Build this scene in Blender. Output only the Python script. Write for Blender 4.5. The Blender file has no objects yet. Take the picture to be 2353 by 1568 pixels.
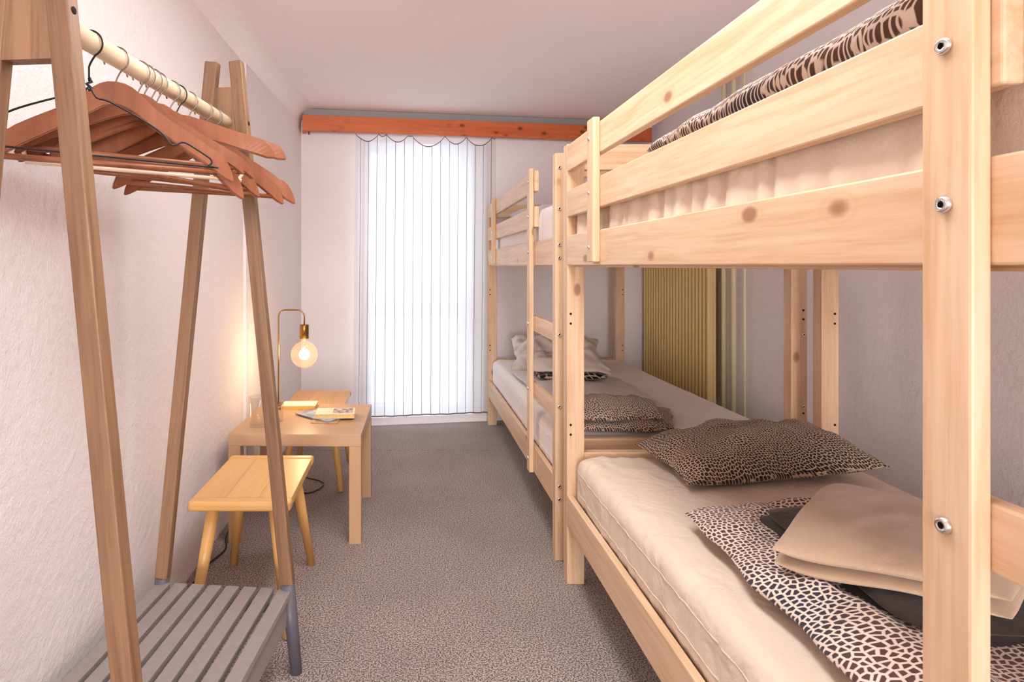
import bpy, bmesh, math, random
from mathutils import Vector, Matrix, noise, Euler
random.seed(7)
SC = bpy.context.scene
COL = SC.collection
# ------------------------------------------------------------------ camera
H = 1.15                                    # eye height
cam = bpy.data.cameras.new('camera'); camo = bpy.data.objects.new('camera', cam); COL.objects.link(camo)
cam.sensor_width = 36; cam.sensor_fit = 'HORIZONTAL'; cam.lens = 36*1400/2353
cam.shift_x = (1176.5-940)/2353; cam.shift_y = -(784-610)/2353
cam.clip_start = 0.02
camo.location = (0, 0, H); camo.rotation_euler = (math.pi/2, 0, 0)
SC.camera = camo
# ------------------------------------------------------------------ world, lights, exposure
w = bpy.data.worlds.new('sky'); SC.world = w; w.use_nodes = True
w.node_tree.nodes['Background'].inputs[0].default_value = (0.74, 0.86, 1.0, 1)
w.node_tree.nodes['Background'].inputs[1].default_value = 1.9
def area(name, loc, rot, sx, sy, power, col, portal=False):
    l = bpy.data.lights.new(name, 'AREA'); l.shape = 'RECTANGLE'; l.size = sx; l.size_y = sy
    l.energy = power; l.color = col
    o = bpy.data.objects.new(name, l); COL.objects.link(o); o.location = loc; o.rotation_euler = rot
    if portal: l.cycles.is_portal = True
    return o
CEIL_FILL = 14
area('ceiling_fill_light', (0.2, 1.25, 2.165), (0, 0, 0), 0.4, 1.8, CEIL_FILL, (0.95, 0.965, 1.0))  # added fill under the ceiling, at the unseen lamp body
area('rear_fill_light', (0.0, -5.90, 1.0), (math.pi/2, 0, 0), 1.6, 1.8, 152, (0.985, 0.965, 0.98))  # added fill light behind the camera; there is no doorway
def globe_light(name, loc, power, col, r):
    l = bpy.data.lights.new(name, 'POINT'); l.energy = power; l.color = col; l.shadow_soft_size = r
    o = bpy.data.objects.new(name, l); COL.objects.link(o); o.location = loc; return o
SC.view_settings.view_transform = 'Standard'
SC.view_settings.look = 'None'
SC.view_settings.gamma = 1
SC.view_settings.use_curve_mapping = False
SC.view_settings.exposure = 0.88
SC.cycles.max_bounces = 10; SC.cycles.diffuse_bounces = 7; SC.cycles.transparent_max_bounces = 16
SC.cycles.caustics_reflective = False; SC.cycles.caustics_refractive = False
SC.cycles.sample_clamp_indirect = 6.0
SC.cycles.use_denoising = True
# ------------------------------------------------------------------ material helpers
def srgb(r, g, b):
    f = lambda c: (c/255/12.92 if c/255 <= .04045 else ((c/255+.055)/1.055)**2.4)
    return (f(r), f(g), f(b), 1)
class NT:
    def __init__(s, name):
        s.m = bpy.data.materials.new(name); s.m.use_nodes = True
        s.t = s.m.node_tree; s.n = s.t.nodes; s.b = s.n['Principled BSDF']; s.out = s.n['Material Output']
    def node(s, typ, **kw):
        n = s.n.new(typ)
        for k, v in kw.items():
            if k in ('i',):
                for a, b in v.items():
                    if hasattr(b, 'is_output'): s.t.links.new(b, n.inputs[a])
                    else: n.inputs[a].default_value = b
            else: setattr(n, k, v)
        return n
    def link(s, a, b): s.t.links.new(a, b)
    def math(s, op, a, b=None, c=None):
        n = s.n.new('ShaderNodeMath'); n.operation = op
        for k, v in enumerate((a, b, c)):
            if v is None: continue
            if hasattr(v, 'is_output'): s.link(v, n.inputs[k])
            else: n.inputs[k].default_value = v
        return n.outputs[0]
    def vmath(s, op, a, b=None):
        n = s.n.new('ShaderNodeVectorMath'); n.operation = op
        for k, v in enumerate((a, b)):
            if v is None: continue
            if hasattr(v, 'is_output'): s.link(v, n.inputs[k])
            else: n.inputs[k].default_value = v
        return n.outputs[0]
    def mix(s, f, a, b):
        n = s.n.new('ShaderNodeMix'); n.data_type = 'RGBA'
        for k, v in ((0, f), (6, a), (7, b)):
            if hasattr(v, 'is_output'): s.link(v, n.inputs[k])
            else: n.inputs[k].default_value = v
        return n.outputs[2]
    def ramp(s, f, lo, hi):
        n = s.n.new('ShaderNodeMapRange'); n.interpolation_type = 'SMOOTHSTEP'
        s.link(f, n.inputs[0]); n.inputs[1].default_value = lo; n.inputs[2].default_value = hi
        return n.outputs[0]
    def obj(s, rnd=True):
        tc = s.n.new('ShaderNodeTexCoord').outputs['Object']
        if not rnd: return tc
        r = s.n.new('ShaderNodeObjectInfo').outputs['Random']
        c = s.node('ShaderNodeCombineXYZ', i={0: s.math('MULTIPLY', r, 31.7), 1: s.math('MULTIPLY', r, 17.3), 2: s.math('MULTIPLY', r, 53.1)})
        return s.vmath('ADD', tc, c.outputs[0])
    def noise(s, v, scale, detail=3, rough=.5, dist=0):
        n = s.node('ShaderNodeTexNoise', i={'Vector': v, 'Scale': scale, 'Detail': detail, 'Roughness': rough, 'Distortion': dist})
        return n.outputs[0]
    def bump(s, h, strength, dist):
        n = s.node('ShaderNodeBump', i={'Height': h, 'Strength': strength, 'Distance': dist})
        s.link(n.outputs[0], s.b.inputs['Normal'])
    def col(s, c):
        if hasattr(c, 'is_output'): s.link(c, s.b.inputs['Base Color'])
        else: s.b.inputs['Base Color'].default_value = c
    def set(s, **k):
        for a, b in k.items(): s.b.inputs[a.replace('_', ' ')].default_value = b
        return s
def wood(name, light, dark, knot=None, rough=.5, fine=1.0, contrast=.8, kscale=(7, 7, 4), krad=.13, spec=.4):
    m = NT(name); v = m.obj()
    warp = m.noise(m.vmath('MULTIPLY', v, (6, 6, 1.6)), 1, 2)
    v2 = m.vmath('MULTIPLY', v, (1, 1, .045))
    w_ = m.vmath('ADD', v2, m.vmath('MULTIPLY', m.node('ShaderNodeCombineXYZ', i={0: warp, 1: warp, 2: 0.0}).outputs[0], (.03, .03, 0)))
    g1 = m.noise(w_, 95*fine, 3, .6)
    g2 = m.noise(w_, 22*fine, 2, .5)
    f = m.math('MULTIPLY', m.ramp(g1, .35, .75), .55)
    f = m.math('ADD', f, m.math('MULTIPLY', m.ramp(g2, .35, .7), .5))
    f = m.math('MULTIPLY', f, contrast)
    c = m.mix(f, light, dark)
    if knot:
        vo = m.node('ShaderNodeTexVoronoi', i={'Vector': m.vmath('MULTIPLY', v, kscale), 'Scale': 1.0})
        d = m.math('ADD', vo.outputs['Distance'], m.math('MULTIPLY', m.math('SUBTRACT', g2, .5), .05))
        k = m.math('SUBTRACT', 1.0, m.ramp(d, krad*.45, krad))
        c = m.mix(m.math('MULTIPLY', k, .8), c, knot)
        rg = m.math('SUBTRACT', 1.0, m.ramp(m.math('ABSOLUTE', m.math('SUBTRACT', d, krad*1.15)), 0.0, krad*.25))
        c = m.mix(m.math('MULTIPLY', rg, .35), c, dark)
    m.col(c); m.set(Roughness=rough, Specular_IOR_Level=spec)
    m.bump(g1, .08, .002)
    return m.m
M = {}
M['pine'] = wood('pine', srgb(226, 197, 163), srgb(204, 164, 124), srgb(146, 94, 60), .45, contrast=1.15)
M['pine_orange'] = wood('pine_orange', srgb(206, 112, 62), srgb(176, 82, 40), srgb(92, 36, 20), .45, kscale=(14, 14, 9), krad=.24)
M['beech'] = wood('beech', srgb(146, 112, 82), srgb(98, 68, 46), None, .5, contrast=.9)
M['bar'] = wood('pale_bar', srgb(236, 218, 186), srgb(205, 178, 140), None, .5, contrast=.6)
M['hanger'] = wood('hanger_wood', srgb(146, 88, 56), srgb(112, 62, 38), None, .35, contrast=.6)
M['stool'] = wood('stool_wood', srgb(220, 174, 108), srgb(196, 140, 76), None, .35, fine=.7, contrast=.6)
M['laminate'] = wood('birch_laminate', srgb(190, 154, 118), srgb(178, 141, 105), None, .4, contrast=.6)
def plain(name, c, rough=.6, metal=0, spec=.4, nscale=None, namp=.0, bump=None):
    m = NT(name); m.set(Roughness=rough, Metallic=metal, Specular_IOR_Level=spec)
    if nscale:
        n = m.noise(m.obj(), nscale, 4)
        m.col(m.mix(m.ramp(n, .3, .7), c, tuple(x*(1-namp) for x in c[:3])+(1,)))
        if bump: m.bump(n, bump[0], bump[1])
    else: m.col(c)
    return m.m
def plaster(name, c, bs=.30):
    m = NT(name); v = m.obj(False)
    n1 = m.noise(v, 1.5, 2); n2 = m.noise(v, 38, 4, .6); n3 = m.noise(v, 150, 3, .6)
    m.col(m.mix(n1, c, tuple(x*.96 for x in c[:3])+(1,)))
    m.bump(m.math('ADD', n2, m.math('MULTIPLY', n3, .35)), bs, .012); m.set(Roughness=.9, Specular_IOR_Level=.2)
    return m.m
M['plaster'] = plaster('plaster_wall', srgb(243, 238, 240))
M['plaster_rough'] = plaster('plaster_rough', srgb(240, 234, 233), .42)
M['ceiling'] = plain('ceiling_paint', srgb(246, 239, 241), .9, 0, .2, 2, .02)
M['grey_paint'] = plain('grey_paint', srgb(150, 140, 136), .45, 0, .4, 60, .08)
M['grey_dark'] = plain('grey_dark_paint', srgb(92, 92, 98), .45, 0, .4, 60, .08)
M['chrome'] = plain('chrome', (.78, .77, .76, 1), .18, 1)
M['steel'] = plain('steel_wire', (.26, .23, .20, 1), .35, 1)
M['black'] = plain('black_wire', srgb(26, 22, 24), .4)
M['hole'] = plain('dark_hole', srgb(30, 18, 12), .9)
M['brass'] = plain('brass', srgb(150, 112, 62), .3, 1)
M['white_plastic'] = plain('white_plastic', srgb(235, 235, 235), .4)
M['radiator'] = plain('radiator_enamel', srgb(236, 214, 150), .35, 0, .5)
M['pipe'] = plain('pipe_enamel', srgb(232, 222, 178), .35, 0, .5)
M['strip'] = plain('grey_strip', srgb(150, 150, 150), .5)
M['frame'] = plain('window_frame_paint', srgb(235, 236, 240), .4)
M['bulbglow'] = None
def carpet(name):
    m = NT(name); v = m.obj(False)
    n1 = m.noise(v, 200, 2, .7); n2 = m.noise(v, 2.2, 3); n3 = m.noise(v, 110, 2, .6)
    c = m.mix(m.ramp(n1, .40, .60), srgb(84, 70, 64), srgb(206, 190, 182))
    c = m.mix(m.math('MULTIPLY', m.ramp(n2, .3, .7), .25), c, srgb(112, 98, 92))
    m.col(c); m.bump(m.math('ADD', n1, n3), .7, .006); m.set(Roughness=.95, Specular_IOR_Level=.1)
    m.set(Sheen_Weight=.2)
    return m.m
M['carpet'] = carpet('carpet')
def fabric(name, c, sheen=.2, wr=0.25, nap=None, amp=.05):
    m = NT(name); v = m.obj(False)
    n = m.noise(v, nap or 300, 3, .6); n2 = m.noise(v, 7, 3, .55, .6)
    m.col(m.mix(n, c, tuple(x*(1-amp*2) for x in c[:3])+(1,)))
    m.set(Roughness=.9, Specular_IOR_Level=.15, Sheen_Weight=sheen)
    m.bump(m.math('ADD', m.math('MULTIPLY', n, .06), n2), wr, .03)
    return m.m
M['sheet'] = fabric('cream_sheet', srgb(230, 212, 192), .05, .6)
M['sheet_white'] = fabric('white_sheet', srgb(244, 239, 238), .05, .3)
M['towel'] = fabric('beige_fleece', srgb(214, 186, 156), .4, .3, 420, .16)
M['black_fleece'] = fabric('black_fleece', srgb(58, 48, 44), .25, .4, 420, .2)
M['towel_white'] = fabric('white_fleece', srgb(240, 226, 214), .3, .3, 400, .06)
M['lit_duvet'] = fabric('pale_lit_duvet', srgb(226, 218, 216), .1, .6, 160, .12)  # lit part of the far duvet, its light put into the pale colour
def print_fabric(name, net, cell, cell2, scale, lo, hi, blotch=None):
    m = NT(name); v = m.obj(False)
    wv = m.node('ShaderNodeTexNoise', i={'Vector': v, 'Scale': 3.0, 'Detail': 2.0}).outputs['Color']
    v2 = m.vmath('ADD', v, m.vmath('MULTIPLY', m.vmath('SUBTRACT', wv, (.5, .5, .5)), (.10, .10, .10)))
    sp = m.node('ShaderNodeSeparateXYZ', i={0: v2}).outputs
    v2 = m.node('ShaderNodeCombineXYZ', i={0: m.math('ADD', sp[0], m.math('MULTIPLY', sp[2], .8)), 1: m.math('ADD', m.math('MULTIPLY', sp[1], 1.15), m.math('MULTIPLY', sp[2], .8))}).outputs[0]
    vo = m.node('ShaderNodeTexVoronoi', voronoi_dimensions='2D', feature='DISTANCE_TO_EDGE', i={'Vector': v2, 'Scale': scale, 'Randomness': .7})
    k = m.ramp(vo.outputs['Distance'], lo, hi)
    big = m.ramp(m.noise(v, 3.2, 2), .4, .62)
    cc = m.mix(big, cell, cell2)
    if blotch: net = m.mix(m.math('MULTIPLY', big, .6), net, blotch)
    m.col(m.mix(k, net, cc)); m.set(Roughness=.85, Specular_IOR_Level=.2, Sheen_Weight=.15)
    n2 = m.noise(v, 9, 3, .55, .5)
    m.bump(n2, .4, .03)
    return m.m
M['duvet'] = print_fabric('spotted_duvet', srgb(232, 214, 200), srgb(92, 62, 48), srgb(52, 48, 62), 70, .10, .21)
M['pillow'] = print_fabric('spotted_pillow', srgb(206, 180, 150), srgb(56, 42, 36), srgb(38, 32, 34), 96, .06, .17, srgb(190, 164, 138))
M['spot_far'] = print_fabric('spotted_duvet_end', srgb(206, 186, 164), srgb(92, 70, 58), srgb(70, 54, 48), 92, .06, .18)
M['pillow_grey'] = print_fabric('blotched_pillow', srgb(224, 216, 210), srgb(196, 186, 178), srgb(182, 172, 164), 9, .0, .5)
M['leopard'] = print_fabric('leopard_blanket', srgb(206, 190, 172), srgb(24, 20, 20), srgb(20, 18, 18), 30, .05, .15)
# ------------------------------------------------------------------ object helpers
def link(name, me, mat, parent=None, Mx=None, smooth=False):
    o = bpy.data.objects.new(name, me); COL.objects.link(o)
    if mat and not me.materials: me.materials.append(mat)
    if smooth:
        for p in me.polygons: p.use_smooth = True
    if parent: o.parent = parent
    if Mx is not None:
        o.matrix_basis = (WM(parent).inverted() @ Mx) if parent else Mx
    elif parent is not None:
        o.matrix_basis = WM(parent).inverted()
    return o
def WM(o):
    m = o.matrix_basis.copy()
    p = o.parent
    while p: m = p.matrix_basis @ m; p = p.parent
    return m
def empty(name, loc, rz=0, label=None, cat=None, group=None):
    o = bpy.data.objects.new(name, None); COL.objects.link(o); o.empty_display_size = .05
    o.matrix_basis = Matrix.Translation(loc) @ Matrix.Rotation(rz, 4, 'Z')
    tag(o, label, cat, group); return o
def tag(o, label=None, cat=None, group=None, kind=None):
    if label: o['label'] = label
    if cat: o['category'] = cat
    if group: o['group'] = group
    if kind: o['kind'] = kind
    return o
def bm_me(bm, name):
    me = bpy.data.meshes.new(name); bm.normal_update(); bm.to_mesh(me); bm.free(); return me
def box_bm(sx, sy, sz, bev=.003, seg=2, c=(0, 0, 0)):
    bm = bmesh.new(); bmesh.ops.create_cube(bm, size=1)
    bmesh.ops.scale(bm, vec=(sx, sy, sz), verts=bm.verts)
    if bev: bmesh.ops.bevel(bm, geom=bm.edges[:], offset=min(bev, .45*min(sx, sy, sz)), segments=seg, affect='EDGES', profile=.5)
    bmesh.ops.translate(bm, vec=c, verts=bm.verts)
    return bm
def board(name, p0, p1, wdir, wd, th, mat, parent=None, bev=.003):
    """a board whose grain runs p0->p1; wd measured along wdir, th across"""
    p0, p1, wdir = Vector(p0), Vector(p1), Vector(wdir)
    z = (p1-p0).normalized(); x = (wdir - z*wdir.dot(z)).normalized(); y = z.cross(x)
    Mx = Matrix((x, y, z)).transposed().to_4x4(); Mx.translation = (p0+p1)/2
    o = link(name, bm_me(box_bm(wd, th, (p1-p0).length, bev), name), mat, parent, Mx)
    return o
def box(name, lo, hi, mat, parent=None, bev=.002):
    lo, hi = Vector(lo), Vector(hi); s = hi-lo
    return link(name, bm_me(box_bm(s.x, s.y, s.z, bev), name), mat, parent, Matrix.Translation((lo+hi)/2))
def tube_me(name, pts, r, seg=10, closed=False, caps=True):
    pts = [Vector(p) for p in pts]; n = len(pts); rr = r if isinstance(r, (list, tuple)) else [r]*n
    V = []; F = []
    up = None
    for k, p in enumerate(pts):
        a = pts[(k-1) % n] if (closed or k > 0) else p; b = pts[(k+1) % n] if (closed or k < n-1) else p
        t = (b-a).normalized()
        if up is None: up = Vector((0, 0, 1)) if abs(t.z) < .9 else Vector((1, 0, 0))
        s = t.cross(up).normalized(); up = s.cross(t).normalized()
        for j in range(seg):
            an = 2*math.pi*j/seg
            V.append(p + s*math.cos(an)*rr[k] + up*math.sin(an)*rr[k])
    m = n if closed else n-1
    for k in range(m):
        for j in range(seg):
            a = k*seg+j; b = k*seg+(j+1) % seg; c = ((k+1) % n)*seg+(j+1) % seg; d = ((k+1) % n)*seg+j
            F.append((a, b, c, d))
    if caps and not closed:
        F.append(tuple(range(seg))[::-1]); F.append(tuple((n-1)*seg+j for j in range(seg)))
    me = bpy.data.meshes.new(name); me.from_pydata(V, [], F); me.update()
    for p in me.polygons: p.use_smooth = len(p.vertices) == 4
    return me
def tube(name, pts, r, mat, parent=None, Mx=None, seg=10, closed=False):
    return link(name, tube_me(name, pts, r, seg, closed), mat, parent, Mx)
def lathe(name, prof, mat, parent=None, Mx=None, seg=32):
    V = []; F = []
    for (r, z) in prof:
        for j in range(seg):
            a = 2*math.pi*j/seg; V.append((r*math.cos(a), r*math.sin(a), z))
    for k in range(len(prof)-1):
        for j in range(seg):
            F.append((k*seg+j, k*seg+(j+1) % seg, (k+1)*seg+(j+1) % seg, (k+1)*seg+j))
    me = bpy.data.meshes.new(name); me.from_pydata(V, [], F); me.update()
    bm = bmesh.new(); bm.from_mesh(me); bmesh.ops.remove_doubles(bm, verts=bm.verts, dist=1e-5)
    bmesh.ops.recalc_face_normals(bm, faces=bm.faces); bm.to_mesh(me); bm.free()
    return link(name, me, mat, parent, Mx, True)
def fill_line(a, b, n):
    return [a+(b-a)*k/n for k in range(n+1)]
def nz(x, y, z, s): return noise.noise(Vector((x*s, y*s, z*s)))
def soft_box(name, lo, hi, r, step, mat, disp=None, parent=None):
    """a cushion-like box with rounded edges; disp(p, n) moves each vertex"""
    lo, hi = Vector(lo), Vector(hi); c = (lo+hi)/2; h = (hi-lo)/2
    bm = bmesh.new(); bmesh.ops.create_cube(bm, size=2)
    dims = [max(2, int(2*h[i]/step)) for i in range(3)]
    bm.free()
    V = {}; vs = []; F = []
    def coord(i, k, n):    # cluster towards the ends
        e = [-h[i], -h[i]+r*.3, -h[i]+r*.65, -h[i]+r]
        inner = [(-h[i]+r) + (2*h[i]-2*r)*q/n for q in range(1, n)]
        return e + inner + [-q for q in e[::-1]]
    ax = [coord(i, 0, max(1, int((2*h[i]-2*r)/step))) for i in range(3)]
    def vid(i, j, k):
        key = (i, j, k)
        if key not in V:
            p = Vector((ax[0][i], ax[1][j], ax[2][k]))
            q = Vector([max(-h[a]+r, min(h[a]-r, p[a])) for a in range(3)])
            d = p-q
            nrm = d.normalized() if d.length > 1e-9 else Vector((0, 0, 1))
            p2 = q+nrm*r if d.length > 1e-9 else p
            w_ = p2+c
            if disp: w_ = disp(w_, nrm)
            V[key] = len(vs); vs.append(w_-c)
        return V[key]
    L = [len(a)-1 for a in ax]
    for i in range(L[0]):
        for j in range(L[1]):
            F.append((vid(i, j, 0), vid(i, j+1, 0), vid(i+1, j+1, 0), vid(i+1, j, 0)))
            F.append((vid(i, j, L[2]), vid(i+1, j, L[2]), vid(i+1, j+1, L[2]), vid(i, j+1, L[2])))
    for i in range(L[0]):
        for k in range(L[2]):
            F.append((vid(i, 0, k), vid(i+1, 0, k), vid(i+1, 0, k+1), vid(i, 0, k+1)))
            F.append((vid(i, L[1], k), vid(i, L[1], k+1), vid(i+1, L[1], k+1), vid(i+1, L[1], k)))
    for j in range(L[1]):
        for k in range(L[2]):
            F.append((vid(0, j, k), vid(0, j, k+1), vid(0, j+1, k+1), vid(0, j+1, k)))
            F.append((vid(L[0], j, k), vid(L[0], j+1, k), vid(L[0], j+1, k+1), vid(L[0], j, k+1)))
    me = bpy.data.meshes.new(name); me.from_pydata(vs, [], F); me.update()
    return link(name, me, mat, parent, Matrix.Translation(c), True)
def slab_geo(q, zb, T, nx, ny, disp, pe=5.0, V=None, F=None, side=.5, rc=.14):
    """a folded-cloth slab over quad q (4 xy corners, in order); zb(x,y) the height it lies on"""
    q = [Vector(a) for a in q]; base = len(V)
    def P(u, v): return (q[0]*(1-u)+q[1]*u)*(1-v) + (q[3]*(1-u)+q[2]*u)*v
    def prof(s): return max(0., 1-abs(2*s-1)**pe)**.5
    def cl(k, n):          # finer near edges
        s = k/n; return .5-.5*math.cos(math.pi*s) if True else s
    for lay in (0, 1):
        for j in range(ny+1):
            for i in range(nx+1):
                u, v = cl(i, nx), cl(j, ny); a_, b_ = 2*u-1, 2*v-1
                p = P(.5+.5*a_*math.sqrt(1-rc*b_**4*abs(a_)), .5+.5*b_*math.sqrt(1-rc*a_**4*abs(b_)))
                a = prof(u)*prof(v)
                dx, dy, dz = disp(p.x, p.y)
                x, y = p.x+dx, p.y+dy
                b = zb(x, y)
                z = b + T*side - T*side*a if lay == 0 else b + T*side + (T*(1-side)+dz)*a
                V.append((x, y, z))
    n = (nx+1)*(ny+1)
    for j in range(ny):
        for i in range(nx):
            a = base+j*(nx+1)+i
            F.append((a, a+nx+1, a+nx+2, a+1)); a += n
            F.append((a, a+1, a+nx+2, a+nx+1))
    for i in range(nx):
        for j in (0, ny):
            a = base+j*(nx+1)+i
            F.append((a, a+1, a+1+n, a+n) if j == 0 else (a+1, a, a+n, a+1+n))
    for j in range(ny):
        for i in (0, nx):
            a = base+j*(nx+1)+i
            F.append((a+nx+1, a, a+n, a+nx+1+n) if i == 0 else (a, a+nx+1, a+nx+1+n, a+n))
def slab(name, layers, mat, sub=True):
    V = []; F = []
    for L in layers: slab_geo(V=V, F=F, **L)
    me = bpy.data.meshes.new(name); me.from_pydata(V, [], F); me.update()
    bm = bmesh.new(); bm.from_mesh(me)
    bmesh.ops.remove_doubles(bm, verts=bm.verts, dist=2e-5)
    bmesh.ops.recalc_face_normals(bm, faces=bm.faces)
    cx = sum((v.co for v in bm.verts), Vector())/len(bm.verts)
    zmin = min(v.co.z for v in bm.verts); cx.z = zmin
    bmesh.ops.translate(bm, vec=-cx, verts=bm.verts)
    bm.to_mesh(me); bm.free()
    return link(name, me, mat, None, Matrix.Translation(cx), True)
def pillow(name, a, b, T, mat, Mx, seed=0, wr=.012, n=44, sag=0):
    V = []; F = []
    for lay in (0, 1):
        for j in range(n+1):
            for i in range(n+1):
                u = -math.cos(math.pi*i/n); v = -math.cos(math.pi*j/n)
                x = a*u*(1-.07*math.cos(v*math.pi/2)); y = b*v*(1-.09*math.cos(u*math.pi/2))
                h = max(0, (1-abs(u)**3.2)*(1-abs(v)**3.2))**.55*T/2
                e = wr*(nz(x+seed, y, lay*3, 9)+.5*nz(x+seed, y, 5+lay, 22))*(.3+h/T*2)
                if lay == 0: z = -h*.55
                else: z = h + e
                V.append((x+wr*.6*nz(y+seed, 1, x, 12), y+wr*.6*nz(x, y+seed, 7, 12), z))
    m = (n+1)**2
    for j in range(n):
        for i in range(n):
            k = j*(n+1)+i
            F.append((k, k+n+1, k+n+2, k+1)); k += m; F.append((k, k+1, k+n+2, k+n+1))
    me = bpy.data.meshes.new(name); me.from_pydata(V, [], F); me.update()
    bm = bmesh.new(); bm.from_mesh(me)
    for v in bm.verts[:]:
        pass
    bmesh.ops.remove_doubles(bm, verts=bm.verts, dist=2e-4)
    bmesh.ops.recalc_face_normals(bm, faces=bm.faces); bm.to_mesh(me); bm.free()
    return link(name, me, mat, None, Mx, True)
def copy_tree(o, parent=None):
    c = o.copy(); COL.objects.link(c); c.parent = parent
    for ch in list(o.children): copy_tree(ch, c)
    return c
# ------------------------------------------------------------------ room shell
CZ = 2.24; XL = -.81; XR = 1.87; Y0 = 4.41; MS = .155; YB = -6.0
def wall_y(x): return Y0+MS*x
def mesh_obj(name, V, F, mat, **k):
    me = bpy.data.meshes.new(name); me.from_pydata(V, [], F); me.update()
    o = link(name, me, mat); tag(o, **k); return o
SEAM = 3.79
def slabbox(V, F, x0, x1, y0, y1, z0, z1, far=False):
    b = len(V)
    y1l, y1r = (wall_y(x0), wall_y(x1)) if far else (y1, y1)
    V += [(x0, y0, z0), (x1, y0, z0), (x1, y1r, z0), (x0, y1l, z0), (x0, y0, z1), (x1, y0, z1), (x1, y1r, z1), (x0, y1l, z1)]
    F += [(b, b+3, b+2, b+1), (b+4, b+5, b+6, b+7), (b, b+1, b+5, b+4), (b+1, b+2, b+6, b+5), (b+2, b+3, b+7, b+6), (b+3, b, b+4, b+7)]
V, F = [], []
slabbox(V, F, XL-.2, XR+.2, YB-.2, SEAM-.003, -.02, 0); slabbox(V, F, XL-.2, XR+.2, SEAM+.003, 0, -.02, 0, True)
slabbox(V, F, XL-.2, XR+.2, YB-.2, 5.2, -.2, -.021)
mesh_obj('floor', V, F, M['carpet'], kind='structure', label='grey-brown looped carpet with a seam across it near the window')
V, F = [], []; slabbox(V, F, XL-.2, XR+.2, YB-.2, 5.2, CZ, CZ+.15)
mesh_obj('ceiling', V, F, M['ceiling'], kind='structure', label='smooth pinkish white ceiling')
# left wall: profile with a soft cove at the top, swept along Y, kinked beyond the table
prof = [(0, -.05), (0, .3), (0, .6), (0, 1.2), (0, CZ-.10)] + [(.10*(1-math.cos(a)), CZ-.10+.10*math.sin(a)) for a in [math.radians(80)*k/8 for k in range(1, 9)]] + [(.10*(1-math.cos(math.radians(80)))+.06, CZ+.008)]
path = [(XL, YB-.1), (XL, 0), (XL, 1), (XL, 2.0), (XL, 2.975), (XL+.012, 2.985), (-.755, 4.45)]
V, F = [], []
for (x, y) in path:
    for (dx, z) in prof: V.append((x+dx, y, z))
P = len(prof)
for a in range(len(path)-1):
    for b in range(P-1): F.append((a*P+b, a*P+b+1, (a+1)*P+b+1, (a+1)*P+b))
k = len(V)
for (x, y) in path: V += [(x-.15, y, -.05), (x-.15, y, CZ)]
for a in range(len(path)-1):
    F.append((k+2*a, k+2*a+2, k+2*a+3, k+2*a+1))
    F.append((a*P+P-1, k+2*a+1, k+2*a+3, (a+1)*P+P-1))
o = mesh_obj('wall_left', V, F, M['plaster_rough'], kind='structure', label='rough white plaster wall behind the clothes rack')
for p in o.data.polygons: p.use_smooth = p.center.z > CZ-.12 and p.center.x > XL-.01
box('wall_right', (XR, YB-.1, -.05), (XR+.15, 5.1, CZ+.02), M['plaster'], None, 0)['kind'] = 'structure'
box('wall_back', (XL-.1, YB-.15, -.05), (XR+.1, YB, CZ+.02), M['plaster'], None, 0)['kind'] = 'structure'  # set far back, lengthening the room so the rear fill stays even
# window wall: local frame along the slanted wall
th = math.atan(MS); MW = Matrix.Translation((0, Y0, 0)) @ Matrix.Rotation(th, 4, 'Z')
NORM = math.sqrt(1+MS*MS)
def s_at(px, off=0.0):                      # wall coordinate s seen from the camera in direction u
    u = (px-940)/1400; y = (Y0+off*NORM)
    return y*u/(1-MS*u)*NORM - MS*off
OX0, OX1, OZ0, OZ1 = -.31, .47, .055, 2.03; WT = .24
def wbox(name, x0, x1, y0, y1, z0, z1, mat, parent=None, bev=.003):
    me = bm_me(box_bm(x1-x0, y1-y0, z1-z0, bev), name)
    return link(name, me, mat, parent, MW @ Matrix.Translation(((x0+x1)/2, (y0+y1)/2, (z0+z1)/2)))
bm = bmesh.new()
for (a, b, c, d) in ((-1.1, OX0, -.05, CZ+.05), (OX1, 2.1, -.05, CZ+.05), (OX0, OX1, -.05, OZ0), (OX0, OX1, OZ1, CZ+.05)):
    t = bmesh.ops.create_cube(bm, size=1)['verts']
    bmesh.ops.scale(bm, vec=(b-a, WT, d-c), verts=t); bmesh.ops.translate(bm, vec=((a+b)/2, WT/2, (c+d)/2), verts=t)
o = link('wall_front', bm_me(bm, 'wall_front'), M['plaster'], None, MW); tag(o, 'white wall with the tall curtained window opening', kind='structure')
win = empty('window_1', MW @ Vector(((OX0+OX1)/2, .15, OZ0))); tag(win, 'tall white framed window door behind the sheer curtain', kind='structure')
fy0, fy1 = .14, .19
wbox('window_jamb', OX0, OX0+.05, fy0, fy1, OZ0, OZ1, M['frame'], win)
wbox('window_jamb', OX1-.05, OX1, fy0, fy1, OZ0, OZ1, M['frame'], win)
wbox('window_head', OX0+.05, OX1-.05, fy0, fy1, OZ1-.05, OZ1, M['frame'], win)
wbox('window_sill', OX0+.05, OX1-.05, fy0, fy1, OZ0, OZ0+.05, M['frame'], win)
wbox('window_transom', OX0+.05, OX1-.05, fy0, fy1, .77, .86, M['frame'], win)
g = NT('window_glass'); tr = g.node('ShaderNodeBsdfTransparent'); gl = g.node('ShaderNodeBsdfGlossy', i={'Roughness': .02})
mx = g.node('ShaderNodeMixShader', i={0: .06, 1: tr.outputs[0], 2: gl.outputs[0]}); g.link(mx.outputs[0], g.out.inputs[0])
wbox('window_pane', OX0+.05, OX1-.05, .160, .166, .86, OZ1-.05, g.m, win, 0)
wbox('window_pane', OX0+.05, OX1-.05, .160, .166, OZ0+.05, .77, g.m, win, 0)
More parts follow.
